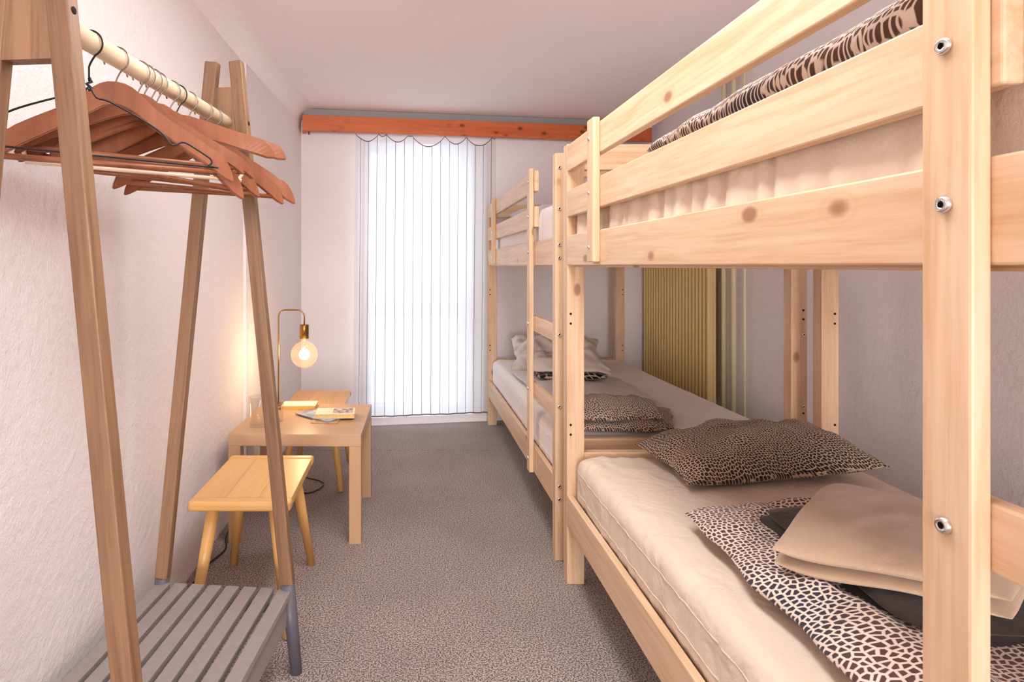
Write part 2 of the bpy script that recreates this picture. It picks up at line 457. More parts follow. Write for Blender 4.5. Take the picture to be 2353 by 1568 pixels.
po = area('window_portal', MW @ Vector(((OX0+OX1)/2, WT+.01, (OZ0+OZ1)/2)), (0, 0, 0), OX1-OX0, OZ1-OZ0, 1, (1, 1, 1), True)
po.matrix_basis = MW @ Matrix.Translation(((OX0+OX1)/2, WT+.01, (OZ0+OZ1)/2)) @ Matrix.Rotation(-math.pi/2, 4, 'X')
# added ceiling lamp, put in as fill for the room (out of frame)
def ceiling_fill_lamp(x, y, label):
    r = empty('ceiling_fill_lamp', (x, y, CZ), 0, label, 'fill lamp')
    box('lamp_base', (x-.22, y-.92, CZ-.05), (x+.22, y+.92, CZ), M['white_plastic'], r)
    m = NT('opal_'+str(y)); e = m.node('ShaderNodeEmission', i={0: (1, .85, .75, 1), 1: 1.5}); m.link(e.outputs[0], m.out.inputs[0])
    box('fill_diffuser', (x-.205, y-.905, CZ-.068), (x+.205, y+.905, CZ-.05), m.m, r)
ceiling_fill_lamp(.2, 1.25, 'added long opal fill lamp over the aisle between rack and bunks, out of view')

# ------------------------------------------------------------------ pelmet and curtain
pe = empty('curtain_pelmet', MW @ Vector((s_at(1090), -.11, 2.077)), 0, 'long knotty orange pine pelmet board above the curtain', 'pelmet')
PY = -.11
xa, xb = s_at(683, PY), s_at(1489, PY)
def wboard(name, a, b, wdir, wd, tt, mat, parent):
    R3 = MW.to_3x3()
    return board(name, MW @ Vector(a), MW @ Vector(b), R3 @ Vector(wdir), wd, tt, mat, parent)
wboard('pelmet_board', (xa, PY+.011, 2.132), (xb, PY+.011, 2.132), (0, 0, 1), .11, .022, M['pine_orange'], pe)
wboard('pelmet_return', (xa+.011, PY+.0225, 2.132), (xa+.011, -.001, 2.132), (0, 0, 1), .11, .022, M['pine_orange'], pe)
wbox('ceiling_strip', xa+.004, xb-.03, PY+.03, -.004, 2.19, CZ-.001, M['strip'], pe, .004)  # plain grey strip between the board and the ceiling
wbox('curtain_track', xa+.05, xb-.05, -.075, -.055, 2.125, 2.19, M['white_plastic'], pe)
tube('end_stop', [MW @ Vector((s_at(703, -.065), -.065, 2.125)), MW @ Vector((s_at(703, -.065), -.065, 2.06))], .006, M['brass'], pe)
# curtain
CY = -.065
cx = [s_at(p, CY) for p in (811, 864, 881, 932, 940, 1016, 1066, 1124, 1133)]
def curtain_top(s):
    for a, b in zip(cx, cx[1:]):
        if a <= s <= b:
            t = (s-a)/(b-a); return 2.082-.36*(b-a)*(1-(2*t-1)**2)*.9
    return 2.082
V, F, UV = [], [], []
NX, NZ = 170, 14
sa, sb = cx[0], cx[-1]
for i in range(NX+1):
    t = i/NX; s = sa+(sb-sa)*t; zt = curtain_top(s)
    edge = max(0, 1-t/.14)+max(0, 1-(1-t)/.2)*.6
    for j in range(NZ+1):
        v = j/NZ; z = .075+(zt-.075)*v
        amp = .0022+.002*(1-v)+.012*edge
        y = CY + amp*math.sin(s*60+.7*math.sin(s*9)) + .007*math.sin(s*17+v*1.5) + .004*math.sin(s*150)*edge
        x = s + (-.016*(1-v) if t < .2 else -.016*(1-v)*(1-t)) - .02*(1-v)*max(0, t-.6)/.4
        V.append((x, y, z)); UV.append((s*(1+.06*edge), v))
for i in range(NX):
    for j in range(NZ):
        a = i*(NZ+1)+j; F.append((a, a+NZ+1, a+NZ+2, a+1))
me = bpy.data.meshes.new('curtain'); me.from_pydata(V, [], F); me.update()
uv = me.uv_layers.new(name='UV')
for l in me.loops: uv.data[l.index].uv = UV[l.vertex_index]
m = NT('sheer_curtain'); uvn = m.node('ShaderNodeTexCoord').outputs['UV']
sep = m.node('ShaderNodeSeparateXYZ', i={0: uvn})
fr = m.math('FRACT', m.math('DIVIDE', m.math('ADD', sep.outputs[0], 10.0), .0655))
line = m.math('LESS_THAN', fr, .055)
hem = m.math('GREATER_THAN', sep.outputs[1], .9965); hem2 = m.math('LESS_THAN', sep.outputs[1], .005)
line = m.math('MAXIMUM', line, m.math('MAXIMUM', hem, hem2))
cc = m.mix(line, (.88, .88, .88, 1), srgb(120, 100, 92))
tl = m.node('ShaderNodeBsdfTranslucent', i={0: cc}); df = m.node('ShaderNodeBsdfDiffuse', i={0: cc}); tp = m.node('ShaderNodeBsdfTransparent')
m1 = m.node('ShaderNodeMixShader', i={0: .42, 1: tl.outputs[0], 2: df.outputs[0]})
m2 = m.node('ShaderNodeMixShader', i={0: m.math('MULTIPLY', m.math('SUBTRACT', 1.0, line), .10), 1: m1.outputs[0], 2: tp.outputs[0]})
m.link(m2.outputs[0], m.out.inputs[0])
me.materials.append(m.m)
cur = empty('curtain', MW @ Vector(((sa+sb)/2, CY, .075)), 0, 'sheer white curtain with thin vertical stripes over the window', 'curtain')
link('curtain_cloth', me, None, cur, MW, True)
for s in (cx[0]+.004, cx[1], cx[2], cx[3], cx[5], cx[6], cx[7], cx[8]-.004):
    tube('curtain_hook', [MW @ Vector((s, CY, 2.078)), MW @ Vector((s, CY, 2.128))], .0035, M['white_plastic'], cur, seg=6)
# ------------------------------------------------------------------ radiator and pipes at the right wall
rd = empty('radiator', (1.83, 4.12, .12), 0, 'tall cream ribbed radiator on the right wall behind the far bunk', 'radiator')
ya, yb = 3.62, 4.64; nr = 22
pitch = (yb-ya)/nr
rib = box_bm(.05, pitch*.50, 1.66, .0105, 3); rib_me = bm_me(rib, 'rib')
for k in range(nr):
    link('rib', rib_me, M['radiator'], rd, Matrix.Translation((1.805, ya+pitch*(k+.5), .12+.84)), True)
box('radiator_header', (1.79, ya, .13), (1.83, yb, .19), M['radiator'], rd, .01)
box('radiator_header', (1.79, ya, 1.70), (1.83, yb, 1.76), M['radiator'], rd, .01)
box('radiator_panel', (1.812, ya+.004, .16), (1.826, yb-.004, 1.74), M['radiator'], rd, .002)
for y in (ya+.1, yb-.1):
    for z in (.3, 1.5): box('wall_bracket', (1.826, y-.02, z), (XR-.001, y+.02, z+.04), M['white_plastic'], rd)
for px, lab in ((1664, 'leftmost of the three cream heating pipes beside the radiator'), (1686, 'middle one of the three cream heating pipes beside the radiator'), (1711, 'rightmost slim cream heating pipe, nearest the viewer')):
    X = 1.835; Y = 1400*X/(px-940); r = .014 if px < 1700 else .008
    p = empty('heating_pipe', (X, Y, 0), 0, lab, 'pipe', 'vertical heating pipes')
    tube('pipe_tube', [(X, Y, 0), (X, Y, CZ)], r, M['pipe'], p, seg=14)
    for z in (.15, 1.95): tube('pipe_clip', [(X, Y, z), (X, Y, z+.02)], r+.004, M['pipe'], p, seg=14); box('clip_foot', (X+r, Y-.008, z+.004), (XR, Y+.008, z+.016), M['pipe'], p)
# ------------------------------------------------------------------ bunk beds
XA, XB_ = .5686, 1.548                       # aisle face, wall face
YN, YF = .186, 2.243                         # near end, far end
PW, PD = .0627, .05
ZR0, ZR1 = 1.150, 1.257
T = .0215
bolt_prof = [(0.0, .0012), (.0034, .0012), (.0036, .0056), (.0070, .0060), (.0088, .0046), (.0094, .001), (.0094, 0)]
def bolt(parent, p, axis, r=1.0):
    z = Vector(axis).normalized(); x = z.orthogonal().normalized(); y = z.cross(x)
    Mx = Matrix((x, y, z)).transposed().to_4x4(); Mx.translation = Vector(p)
    o = lathe('bolt_head', [(a*r, b*r) for a, b in bolt_prof], M['chrome'], parent, Mx, 20)
    o.data.materials.append(M['hole'])
    for f in o.data.polygons:
        if max((o.data.vertices[v].co.xy.length for v in f.vertices)) < .0037*r: f.material_index = 1
    return o
def hole(parent, p, axis, r=.0042):
    z = Vector(axis).normalized(); x = z.orthogonal().normalized(); y = z.cross(x)
    Mx = Matrix((x, y, z)).transposed().to_4x4(); Mx.translation = Vector(p)
    return lathe('bolt_hole', [(0, .0006), (r, .0006), (r*1.05, 0)], M['hole'], parent, Mx, 12)
def make_bunk():
    root = empty('bunk_bed', ((XA+XB_)/2, (YN+YF)/2, 0), 0,
                 'near pine bunk bed whose thick upright fills the right foreground', 'bunk bed', 'pine bunk beds along the right wall')
    X0, X1 = XA+PW/2, XB_-PW/2
    ZT = 1.587
    for (x, sx) in ((X0, 1), (X1, -1)):
        for (y, end) in ((YN+PD/2, 0), (YF-PD/2, 1)):
            p = board('post', (x, y, 0), (x, y, ZT), (1, 0, 0), PW, PD, M['pine'], root)
            yf = y-PD/2
            for z in (.27, .31, .54, .575, .94, .975, 1.19, 1.38):
                if end == 1 or sx == -1:
                    hole(p, (x + (-.018 if sx > 0 else .016), yf, z), (0, -1, 0))
            if end == 0:
                for z in (.24, .29, .60, .88, 1.18, 1.23, 1.37, 1.53): bolt(p, (x-.016*sx, yf, z), (0, -1, 0), .75)
            if end == 1:
                for z in (.24, .29, 1.18, 1.23, 1.45): bolt(p, (x-.016*sx, YF, z), (0, 1, 0), .75)
    ya_, yb_ = YN+PD, YF-PD
    def rail(name, x, z0, z1, y0, y1): return board(name, (x, y0, (z0+z1)/2), (x, y1, (z0+z1)/2), (0, 0, 1), z1-z0, T, M['pine'], root)
    xa_, xb2 = XA+T/2, XB_-T/2
    rail('side_rail', xa_, ZR0, ZR1, ya_, yb_); rail('side_rail', xb2, ZR0, ZR1, ya_, yb_)
    rail('side_rail', xa_, .208, .323, ya_, yb_); rail('side_rail', xb2, .208, .323, ya_, yb_)
    YG = .583
    rail('guard_rail', xa_, 1.324, 1.418, YG, yb_); rail('guard_rail', xa_, 1.487, 1.581, YG, yb_)
    for y in (YN+PD/2, YF-PD/2):
        for (z0, z1) in ((.208, .323), (.385, .474), (ZR0, ZR1), (1.495, 1.587)):
            board('end_board', (XA+PW, y, (z0+z1)/2), (XB_-PW, y, (z0+z1)/2), (0, 0, 1), z1-z0, .04, M['pine'], root)
    # cleat that ties the guard rails together near the far end
    c = board('guard_cleat', (XA-T/2, 1.844, 1.160), (XA-T/2, 1.844, 1.593), (0, 1, 0), .062, T, M['pine'], root)
    for z in (1.205, 1.37, 1.535): bolt(c, (XA-T, 1.855, z), (-1, 0, 0), .62)
    # ladder
    lu = board('ladder_upright', (XA-T/2, .6225, .205), (XA-T/2, .6225, 1.593), (0, 1, 0), .058, T*.95, M['pine'], root)
    for z in (.265, .585, .884, 1.212, 1.374, 1.534): bolt(lu, (XA-T*.975, .6225, z), (-1, 0, 0), .92)
    for z in (.578, .884):
        board('ladder_rung', (XA+T/2, YN+PD, z), (XA+T/2, .665, z), (0, 0, 1), .068, T, M['pine'], root)
    # panels the mattresses lie on, on ledgers
    for (z, ) in ((1.185,), (.285,)):
        box('bed_base', (XA+T+.002, YN+PD, z-.012), (XB_-T-.002, YF-PD, z), M['laminate'], root, 0)
        for x in (XA+T+.012, XB_-T-.012): board('ledger', (x, YN+PD, z-.027), (x, YF-PD, z-.027), (0, 0, 1), .028, .02, M['pine'], root)
    return root
bunk = make_bunk()
DY = 2.182
bunk2 = copy_tree(bunk); bunk2.location.y += DY
bunk2['label'] = 'far pine bunk bed by the window with the grey blotched pillow'
# ------------------------------------------------------------------ mattresses
def mat_disp(seed, top, amp, yend):
    def f(p, n):
        if n.z > -.5:
            k = nz(p.x+seed, p.y*.5, p.z, 3.5)*.5 + nz(p.x+seed, p.y, p.z, 11)*.25
            side = max(0, 1-n.z)
            # gathered folds down the sides
            g = (math.sin(p.y*85+3*nz(p.y, seed, 0, 4)) * .35 + nz(p.y*3, p.x, seed, 14))*.0035*side*amp
            edge = max(0, 1-(yend-p.y)/.35)
            q = nz(p.x*3+seed, p.y*1.2, 0, 9)*.010*edge*amp
            return p + n*(k*.006*amp + g + q)
        return p
    return f
def mattress(y0, y1, z0, z1, mat, label, seed, amp=1.0, x0=XA+T+.004, r=.045):
    o = soft_box('mattress', (x0, y0, z0), (XB_-T-.006, y1, z1), r, .022, mat, mat_disp(seed, z1, amp, y1))
    tag(o, label, 'mattress', 'mattresses on the bunks')
    if z0 < 1:
        f = mat_disp(seed, z1, amp, y1)
        for z in (z1-.052, z0+.062):
            pts = [f(Vector((x0, y0+r+(y1-y0-2*r)*k/90, z)), Vector((-1, 0, 0))) for k in range(91)]
            tube('piping', pts, .0016, mat, o, seg=6)
    return o
mattress(YN+PD+.01, YF-PD-.012, .287, .472, M['sheet'], 'cream sheeted mattress on the lower bed nearest the viewer, under the big spotted pillow', 1.0, 1.0)
mattress(YN+PD+.01+DY, YF-PD-.012+DY, .287, .478, M['sheet_white'], 'white sheeted mattress on the lower bed by the window', 4.3, 1.0)
mattress(YN+PD+.01, YF-PD-.012, 1.187, 1.405, M['sheet'], 'cream sheeted mattress on the top bunk nearest the viewer, behind the guard rails', 8.1, 3.0)
mattress(YN+PD+.01+DY, YF-PD-.012+DY, 1.187, 1.415, M['sheet_white'], 'white sheeted mattress on the top bunk by the window', 12.7, 1.2)
# ------------------------------------------------------------------ bedding, near lower bed
ZM = .472
def dnoise(seed, a, l):
    def f(x, y):
        n1 = nz(x+seed, y, 0, 5); n2 = nz(x, y+seed, 3, 13); n3 = nz(x+seed, y, 8, 26)
        return (.012*l*nz(y+seed, x, 1, 7), .012*l*nz(x+seed, y, 5, 7), a*(n1+.55*n2+.3*n3))
    return f
def sm(a, b, x): t = max(0, min(1, (x-a)/(b-a))); return t*t*(3-2*t)
def duvet_disp(x, y):
    ins = sm(.76, .88, x)*(1-sm(1.42, 1.54, y))
    a, b, c = dnoise(2, .016, 1.6)(x, y)
    return (a, b, c*(1-.6*ins) + (1-ins)*(.024+.030*nz(x, y, 4, 8)+.014*nz(x*2, y, 6, 12)) - .010*ins)
o = slab('duvet', [dict(q=[(.675, .30), (1.40, .30), (1.33, 1.66), (.695, 1.575)], zb=lambda x, y: ZM+.001, T=.085, nx=90, ny=130, disp=duvet_disp, pe=2.8, rc=.05)], M['duvet'])
tag(o, 'cream duvet with dark animal spots under the folded fleece on the near lower bed', 'duvet')
DZ = .543
def black_zb(x, y): return DZ-.02
o = slab('fleece_blanket', [dict(q=[(.795, .98), (1.23, .955), (1.215, 1.50), (.815, 1.485)], zb=black_zb, T=.045, nx=60, ny=60, disp=dnoise(9, .008, 1.0), pe=3, side=.45),
                            dict(q=[(.80, .965), (1.225, .945), (1.205, 1.46), (.835, 1.46)], zb=lambda x, y: DZ+.004, T=.055, nx=60, ny=60, disp=dnoise(19, .010, .8), pe=2.6, side=.4)], M['black_fleece'])
tag(o, 'charcoal black fleece folded between the spotted duvet and beige fleece', 'blanket')
def sm(a, b, x): t = max(0, min(1, (x-a)/(b-a))); return t*t*(3-2*t)
def towel_zb(x, y): return .553 + .034*sm(.72, .90, x) + .006*nz(x, y, 2, 6)
o = slab('beige_fleece', [dict(q=[(.935, .935), (1.245, 1.205), (1.015, 1.46), (.705, 1.19)], zb=towel_zb, T=.030, nx=60, ny=50, disp=dnoise(31, .003, .5), pe=5, rc=.06),
                          dict(q=[(.930, .930), (1.235, 1.20), (1.012, 1.455), (.700, 1.187)], zb=lambda x, y: towel_zb(x, y)+.020, T=.050, nx=60, ny=50, disp=dnoise(35, .008, .6), pe=3.4, rc=.06)], M['towel'])
tag(o, 'beige folded fleece laid at an angle on the charcoal fleece', 'blanket')
Mx = Matrix.Translation((1.130, 2.00, ZM+.058)) @ Matrix.Rotation(math.radians(5), 4, 'Z') @ Matrix.Rotation(math.radians(-3), 4, 'Y') @ Matrix.Rotation(math.radians(4), 4, 'X')
tag(pillow('pillow', .325, .170, .185, M['pillow'], Mx, 3, .016), 'plump brown spotted pillow at the far end of the near lower bed', 'pillow')
# near top bunk duvet
o = slab('duvet', [dict(q=[(.615, .30), (1.36, .30), (1.32, 1.80), (.655, 1.78)], zb=lambda x, y: 1.407, T=.135, nx=80, ny=110, disp=dnoise(44, .016, 1.2), pe=3.0)], M['duvet'])
tag(o, 'spotted duvet lying on the near top bunk, rising above the guard rail', 'duvet')
# ------------------------------------------------------------------ bedding, far beds
ZF = .478
o = slab('lit_duvet', [dict(q=[(.64, 2.62), (1.17, 2.66), (1.20, 3.50), (.62, 3.78)], zb=lambda x, y: ZF, T=.05, nx=60, ny=70, disp=dnoise(52, .016, 1.6), pe=3, rc=.04)], M['lit_duvet'])  # same duvet as the spotted end, painted paler where lit
tag(o, 'lit part of the duvet on the far lower bed, painted pale grey', 'lit_duvet')
o = slab('spotted_duvet_end', [dict(q=[(.66, 2.395), (1.05, 2.395), (1.17, 2.72), (.64, 2.76)], zb=lambda x, y: ZF, T=.06, nx=70, ny=50, disp=dnoise(63, .014, 2.2), pe=3.5, rc=.02),
                             dict(q=[(.655, 2.40), (1.01, 2.41), (1.085, 2.74), (.63, 2.77)], zb=lambda x, y: ZF+.040, T=.075, nx=70, ny=50, disp=dnoise(67, .028, 2.6), pe=2.8, side=.35, rc=.03)], M['spot_far'])  # folded end of the same duvet, built as a separate darker piece
tag(o, 'brown spotted duvet end bunched at the near end of the far lower bed', 'blanket')
o = slab('leopard_blanket', [dict(q=[(.69, 3.27), (1.08, 3.27), (1.09, 3.60), (.70, 3.60)], zb=lambda x, y: ZF+.045, T=.05, nx=40, ny=40, disp=dnoise(71, .006, .8), pe=4)], M['leopard'])
tag(o, 'black leopard print blanket folded under the white fleece on the far lower bed', 'blanket')
o = slab('white_fleece', [dict(q=[(.68, 3.25), (1.095, 3.25), (1.09, 3.66), (.69, 3.66)], zb=lambda x, y: ZF+.088-.030*sm(1.0, 1.12, x)-.010*sm(.76, .66, x), T=.042, nx=50, ny=40, disp=dnoise(73, .012, .8), pe=3)], M['towel_white'])
tag(o, 'white fleece folded on the leopard print blanket', 'blanket')
Mx = Matrix.Translation((.985, 4.06, ZF+.080)) @ Matrix.Rotation(math.radians(-4), 4, 'Z') @ Matrix.Rotation(math.radians(20), 4, 'X')
tag(pillow('pillow', .30, .21, .17, M['pillow_grey'], Mx, 11, .045), 'crumpled pale grey blotched pillow at the window end of the far lower bed', 'pillow')
Mx = Matrix.Translation((1.03, 4.02, 1.415+.05)) @ Matrix.Rotation(math.radians(4), 4, 'Z') @ Matrix.Rotation(math.radians(8), 4, 'X')
tag(pillow('pillow', .33, .22, .15, M['sheet_white'], Mx, 21, .02), 'plain white pillow on the far top bunk, seen through its guard rails', 'pillow')
# ------------------------------------------------------------------ clothes rack with shoe bench
RA = -math.atan(.096)
rk = empty('clothes_rack', (-.564, 1.355, 0), RA, 'wooden A-frame clothes rack with a grey slatted shoe bench at its foot', 'clothes rack')
RM = WM(rk)
def rp(x, y, z): return RM @ Vector((x, y, z))
rx = RM.to_3x3() @ Vector((1, 0, 0)); ry = RM.to_3x3() @ Vector((0, 1, 0))
LY = .387; ZL = 1.73; XF, XT = .210, .0345
def lx(z): return XF+(XT-XF)*z/ZL
for ys in (-1, 1):
    for xs in (-1, 1):
        lg = board('leg', rp(xs*lx(.25), ys*LY, .25), rp(xs*XT, ys*LY, ZL), rx, .037, .029, M['beech'], rk)
        r_ = .0185
        ft = tube('leg_sleeve', [rp(xs*XF, ys*LY, 0), rp(xs*lx(.252), ys*LY, .252)], [.0165, .0205], M['grey_dark'], rk, seg=16)
        hole(lg, rp(xs*(lx(1.553)+.0192), ys*LY, 1.553), rx*xs, .006)
    bm = bmesh.new()
    z0, z1 = 1.474, 1.655; t_ = .013
    pts = [(-lx(z0)+.012, z0), (lx(z0)-.012, z0), (lx(z1)-.012, z1), (-lx(z1)+.012, z1)]
    vs = [bm.verts.new((x, y, z)) for y in (-t_, t_) for (x, z) in pts]
    for f in ((0, 1, 2, 3), (7, 6, 5, 4), (0, 4, 5, 1), (1, 5, 6, 2), (2, 6, 7, 3), (3, 7, 4, 0)): bm.faces.new([vs[i] for i in f])
    bmesh.ops.recalc_face_normals(bm, faces=bm.faces)
    link('yoke_plate', bm_me(bm, 'yoke_plate'), M['beech'], rk, RM @ Matrix.Translation((0, ys*LY, 0)))
ZB = 1.556; BO = .008
br = tube('hanging_bar', [(0, 0, -LY+.013), (0, 0, LY-.013)], .0188, M['bar'], rk, RM @ Matrix.Translation((BO, 0, ZB)) @ Matrix.Rotation(-math.pi/2, 4, 'X'), seg=28)
# bench
BZ = .238
for k in range(8):
    x = -.1785 + k*.051
    sl = board('bench_slat', rp(x, -LY-.012, BZ-.010), rp(x, LY-.003, BZ-.010), rx, .038, .020, M['grey_paint'], rk)
for xs in (-1, 1):
    board('bench_apron', rp(xs*.178, -LY+.015, BZ-.061), rp(xs*.178, LY-.015, BZ-.061), (0, 0, 1), .082, .018, M['grey_paint'], rk)
for y in (-LY+.03, 0, LY-.03):
    board('bench_crossbar', rp(-.17, y, BZ-.036), rp(.17, y, BZ-.036), (0, 0, 1), .030, .022, M['grey_paint'], rk)
# ------------------------------------------------------------------ hangers
def hook_pts(R=.0215, neck=-.052):
    pts = []
    for k in range(19):
        a = math.radians(-35 + k*(250-0)/18*1.0)      # open on the left, round over the bar
        pts.append((-R*math.cos(a)*-1, 0, R*math.sin(a)))
    pts = [(x, y, z) for x, y, z in pts][::1]
    # over the top then back under to the centre
    return pts
def make_hook(R=.0212, stem=.058):
    pts = []
    for k in range(22):
        a = math.radians(205 - k*(205+62)/21)
        pts.append(Vector((R*math.cos(a), 0, R*math.sin(a))))
    e = pts[-1]
    for t in (.35, .7, 1.0):
        pts.append(Vector((e.x*(1-t)**1.3, 0, e.z*(1-t)+(-stem+.012)*t)))
    pts.append(Vector((0, 0, -stem)))
    return pts
def arm_poly(kind):
    """right half outline of a wooden hanger body in x,z; mirrored for the left"""
    if kind == 'curved':
        top = [(0, -.048), (.018, -.050), (.034, -.058), (.050, -.073), (.070, -.092), (.100, -.113), (.140, -.137), (.172, -.158), (.178, -.1655), (.186, -.164), (.205, -.182), (.219, -.212), (.222, -.232)]
        bot = [(.215, -.231), (.196, -.222), (.180, -.208), (.150, -.186), (.110, -.160), (.075, -.137), (.040, -.112), (.020, -.098), (0, -.094)]
    elif kind == 'flat':
        top = [(0, -.050), (.02, -.052), (.045, -.060), (.10, -.078), (.16, -.100), (.205, -.120), (.219, -.140), (.222, -.160)]
        bot = [(.200, -.158), (.150, -.140), (.10, -.122), (.05, -.106), (0, -.098)]
    else:
        top = [(0, -.048), (.016, -.049), (.030, -.056), (.045, -.069), (.07, -.088), (.11, -.110), (.16, -.134), (.19, -.150), (.210, -.172), (.220, -.200)]
        bot = [(.212, -.200), (.190, -.184), (.15, -.160), (.10, -.132), (.06, -.112), (.03, -.098), (0, -.092)]
    return top, bot
def body_me(kind, tk=.012):
    top, bot = arm_poly(kind)
    n = 20
    def samp(pl, t):
        L = [0]
        for a, b in zip(pl, pl[1:]): L.append(L[-1]+math.dist(a, b))
        d = t*L[-1]
        for i in range(len(pl)-1):
            if d <= L[i+1]+1e-9:
                q = (d-L[i])/(L[i+1]-L[i]); return (pl[i][0]*(1-q)+pl[i+1][0]*q, pl[i][1]*(1-q)+pl[i+1][1]*q)
        return pl[-1]
    bb = bot[::-1]
    bm = bmesh.new(); rows = []
    for k in range(-n, n+1):
        t = abs(k)/n; s = 1 if k >= 0 else -1
        a = samp(top, t); b = samp(bb, t)
        bow = -.022*(abs(a[0])/.22)**2     # shoulders sweep forward
        rows.append([bm.verts.new((s*p[0], bow+dy, p[1])) for p in (a, b) for dy in (-tk/2, tk/2)])
    for r0, r1 in zip(rows, rows[1:]):
        for i, j in ((0, 1), (1, 3), (3, 2), (2, 0)):
            bm.faces.new((r0[i], r1[i], r1[j], r0[j]))
    for r in (rows[0], rows[-1]): bm.faces.new((r[0], r[1], r[3], r[2]))
    bmesh.ops.recalc_face_normals(bm, faces=bm.faces)
    bmesh.ops.bevel(bm, geom=[e for e in bm.edges if e.calc_face_angle(0) > .9], offset=.0022, segments=2, affect='EDGES')
    return bm_me(bm, 'hanger_body')
BODY = {}
HOOK = {}
def hanger(y, yaw, roll, kind, label, hook='steel', scale=1.0, rod=True):
    """hangs on the bar at rack-local y; yaw turns its right end away from the viewer"""
    Mx = RM @ Matrix.Translation((BO, y, ZB)) @ Matrix.Rotation(math.radians(yaw)-RA, 4, 'Z') @ Matrix.Rotation(math.radians(roll), 4, 'Y')
    hp = [p+Vector((0, 0, -.0036)) for p in make_hook(.0240, .0545)]
    HM = RM @ Matrix.Translation((BO, y, ZB)) @ Matrix.Rotation(math.radians(4+yaw*.12), 4, 'Z')
    r = bpy.data.objects.new({'wire': 'wire_hanger', 'plastic': 'plastic_hanger'}.get(kind, 'wooden_hanger'), None); COL.objects.link(r)
    r.matrix_basis = Mx; r.empty_display_size = .05
    tag(r, label, 'clothes hanger', 'clothes hangers on the rack bar')
    if kind == 'wire':
        R = .0018
        tube('hook', hp + [Vector((0, 0, -.072))], R, M['black'], r, HM, seg=8)
        a = [Vector((0, 0, -.066)), Vector((.004, .002, -.072)), Vector((-.004, -.002, -.078)), Vector((.004, .002, -.084)), Vector((0, 0, -.088))]
        tube('twist', a, .0032, M['black'], r, Mx, seg=8)
        half = [(0, -.082), (.012, -.100), (.030, -.103), (.060, -.118), (.105, -.145), (.130, -.165), (.142, -.184), (.152, -.188), (.166, -.178), (.180, -.182), (.212, -.203), (.223, -.212), (.225, -.222), (.217, -.230), (.205, -.232)]
        half = [(x, z if z > -.1 else -.1+(z+.1)*.80) for x, z in half]
        pts = [Vector((x, 0, z)) for x, z in half] + [Vector((-x, 0, z)) for x, z in half[::-1][:-1]]
        sp = []
        for k in range(len(pts)):
            p0, p1, p2, p3 = pts[k-1], pts[k], pts[(k+1) % len(pts)], pts[(k+2) % len(pts)]
            for t in (0, .33, .66): sp.append(.5*((2*p1)+(-p0+p2)*t+(2*p0-5*p1+4*p2-p3)*t*t+(-p0+3*p1-3*p2+p3)*t**3))
        tube('wire_frame', sp, R, M['black'], r, Mx, seg=8, closed=True)
        return r
    tube('hook', hp, .0016, M['black'] if hook == 'black' else M['steel'], r, HM, seg=8)
    if kind == 'plastic':
        half = [(0, -.056), (.03, -.068), (.08, -.100), (.15, -.140), (.20, -.168), (.216, -.188), (.205, -.206), (.18, -.208)]
        pts = [Vector((x, 0, z)) for x, z in half] + [Vector((-x, 0, z)) for x, z in half[::-1][:-1]]
        sp = []
        for k in range(len(pts)):
            p0, p1, p2, p3 = pts[k-1], pts[k], pts[(k+1) % len(pts)], pts[(k+2) % len(pts)]
            for t in (0, .33, .66): sp.append(.5*((2*p1)+(-p0+p2)*t+(2*p0-5*p1+4*p2-p3)*t*t+(-p0+3*p1-3*p2+p3)*t**3))
        tube('plastic_frame', sp, .0042, M['clear'], r, Mx, seg=8, closed=True)
        return r
    if kind not in BODY: BODY[kind] = body_me(kind)
    o = link('hanger_body', BODY[kind], M['hanger'], r, Mx)
    if rod:
        zr = {'curved': -.212, 'flat': -.15, 'slim': -.186}[kind]
        tube('trouser_rod', [Vector((-.196, -.018, zr)), Vector((.196, -.018, zr))], .0058, M['hanger'], r, Mx, seg=10)
    return r
gm = NT('clear_glass'); gm.set(Roughness=.02, IOR=1.3); gm.b.inputs['Transmission Weight'].default_value = 1
tr = gm.node('ShaderNodeBsdfTransparent', i={0: (.97, .96, .94, 1)}); gl = gm.node('ShaderNodeBsdfGlossy', i={'Roughness': .03})
fz = gm.node('ShaderNodeLayerWeight', i={0: .25})
mx = gm.node('ShaderNodeMixShader', i={0: gm.math('ADD', gm.math('MULTIPLY', fz.outputs['Facing'], .28), .02), 1: tr.outputs[0], 2: gl.outputs[0]}); gm.link(mx.outputs[0], gm.out.inputs[0])
M['thin_glass'] = gm.m
pm = plain('translucent_plastic', srgb(235, 215, 190), .3); M['clear'] = pm
def ry_(Y): return (Y-1.355)*1.0046
HG = [
 (1.105, 38, 0, 'wire', 'thin black wire hanger, nearest to the viewer on the bar', 'black'),
 (1.19, 31, 0, 'curved', 'broad curved wooden hanger directly behind the black wire hanger', 'steel'),
 (1.27, 36, 0, 'slim', 'third hanger on the bar, slim wooden with steel hook', 'steel'),
 (1.292, 37, 0, 'plastic', 'pale translucent plastic hanger among the wooden ones', 'steel'),
 (1.322, 34, 6, 'curved', 'fifth hanger on the bar, wooden, its right tip hanging low', 'steel'),
 (1.345, 42, -1, 'slim', 'sixth hanger on the bar, slim wooden one after the plastic hanger', 'steel'),
 (1.405, 44, 1, 'curved', 'seventh hanger on the bar, wooden, just before the black hooked one', 'steel'),
 (1.437, 38, -7, 'flat', 'wooden hanger with a black hook, second straight-armed one', 'black'),
 (1.495, 28, -7, 'flat', 'straight-armed wooden hanger whose right arm rises highest', 'steel'),
 (1.585, 40, 1, 'curved', 'wooden hanger second from the far end, whose rod hangs free', 'steel'),
 (1.645, 30, 0, 'curved', 'last wooden hanger, closest to the far frame of the rack', 'steel'),
]
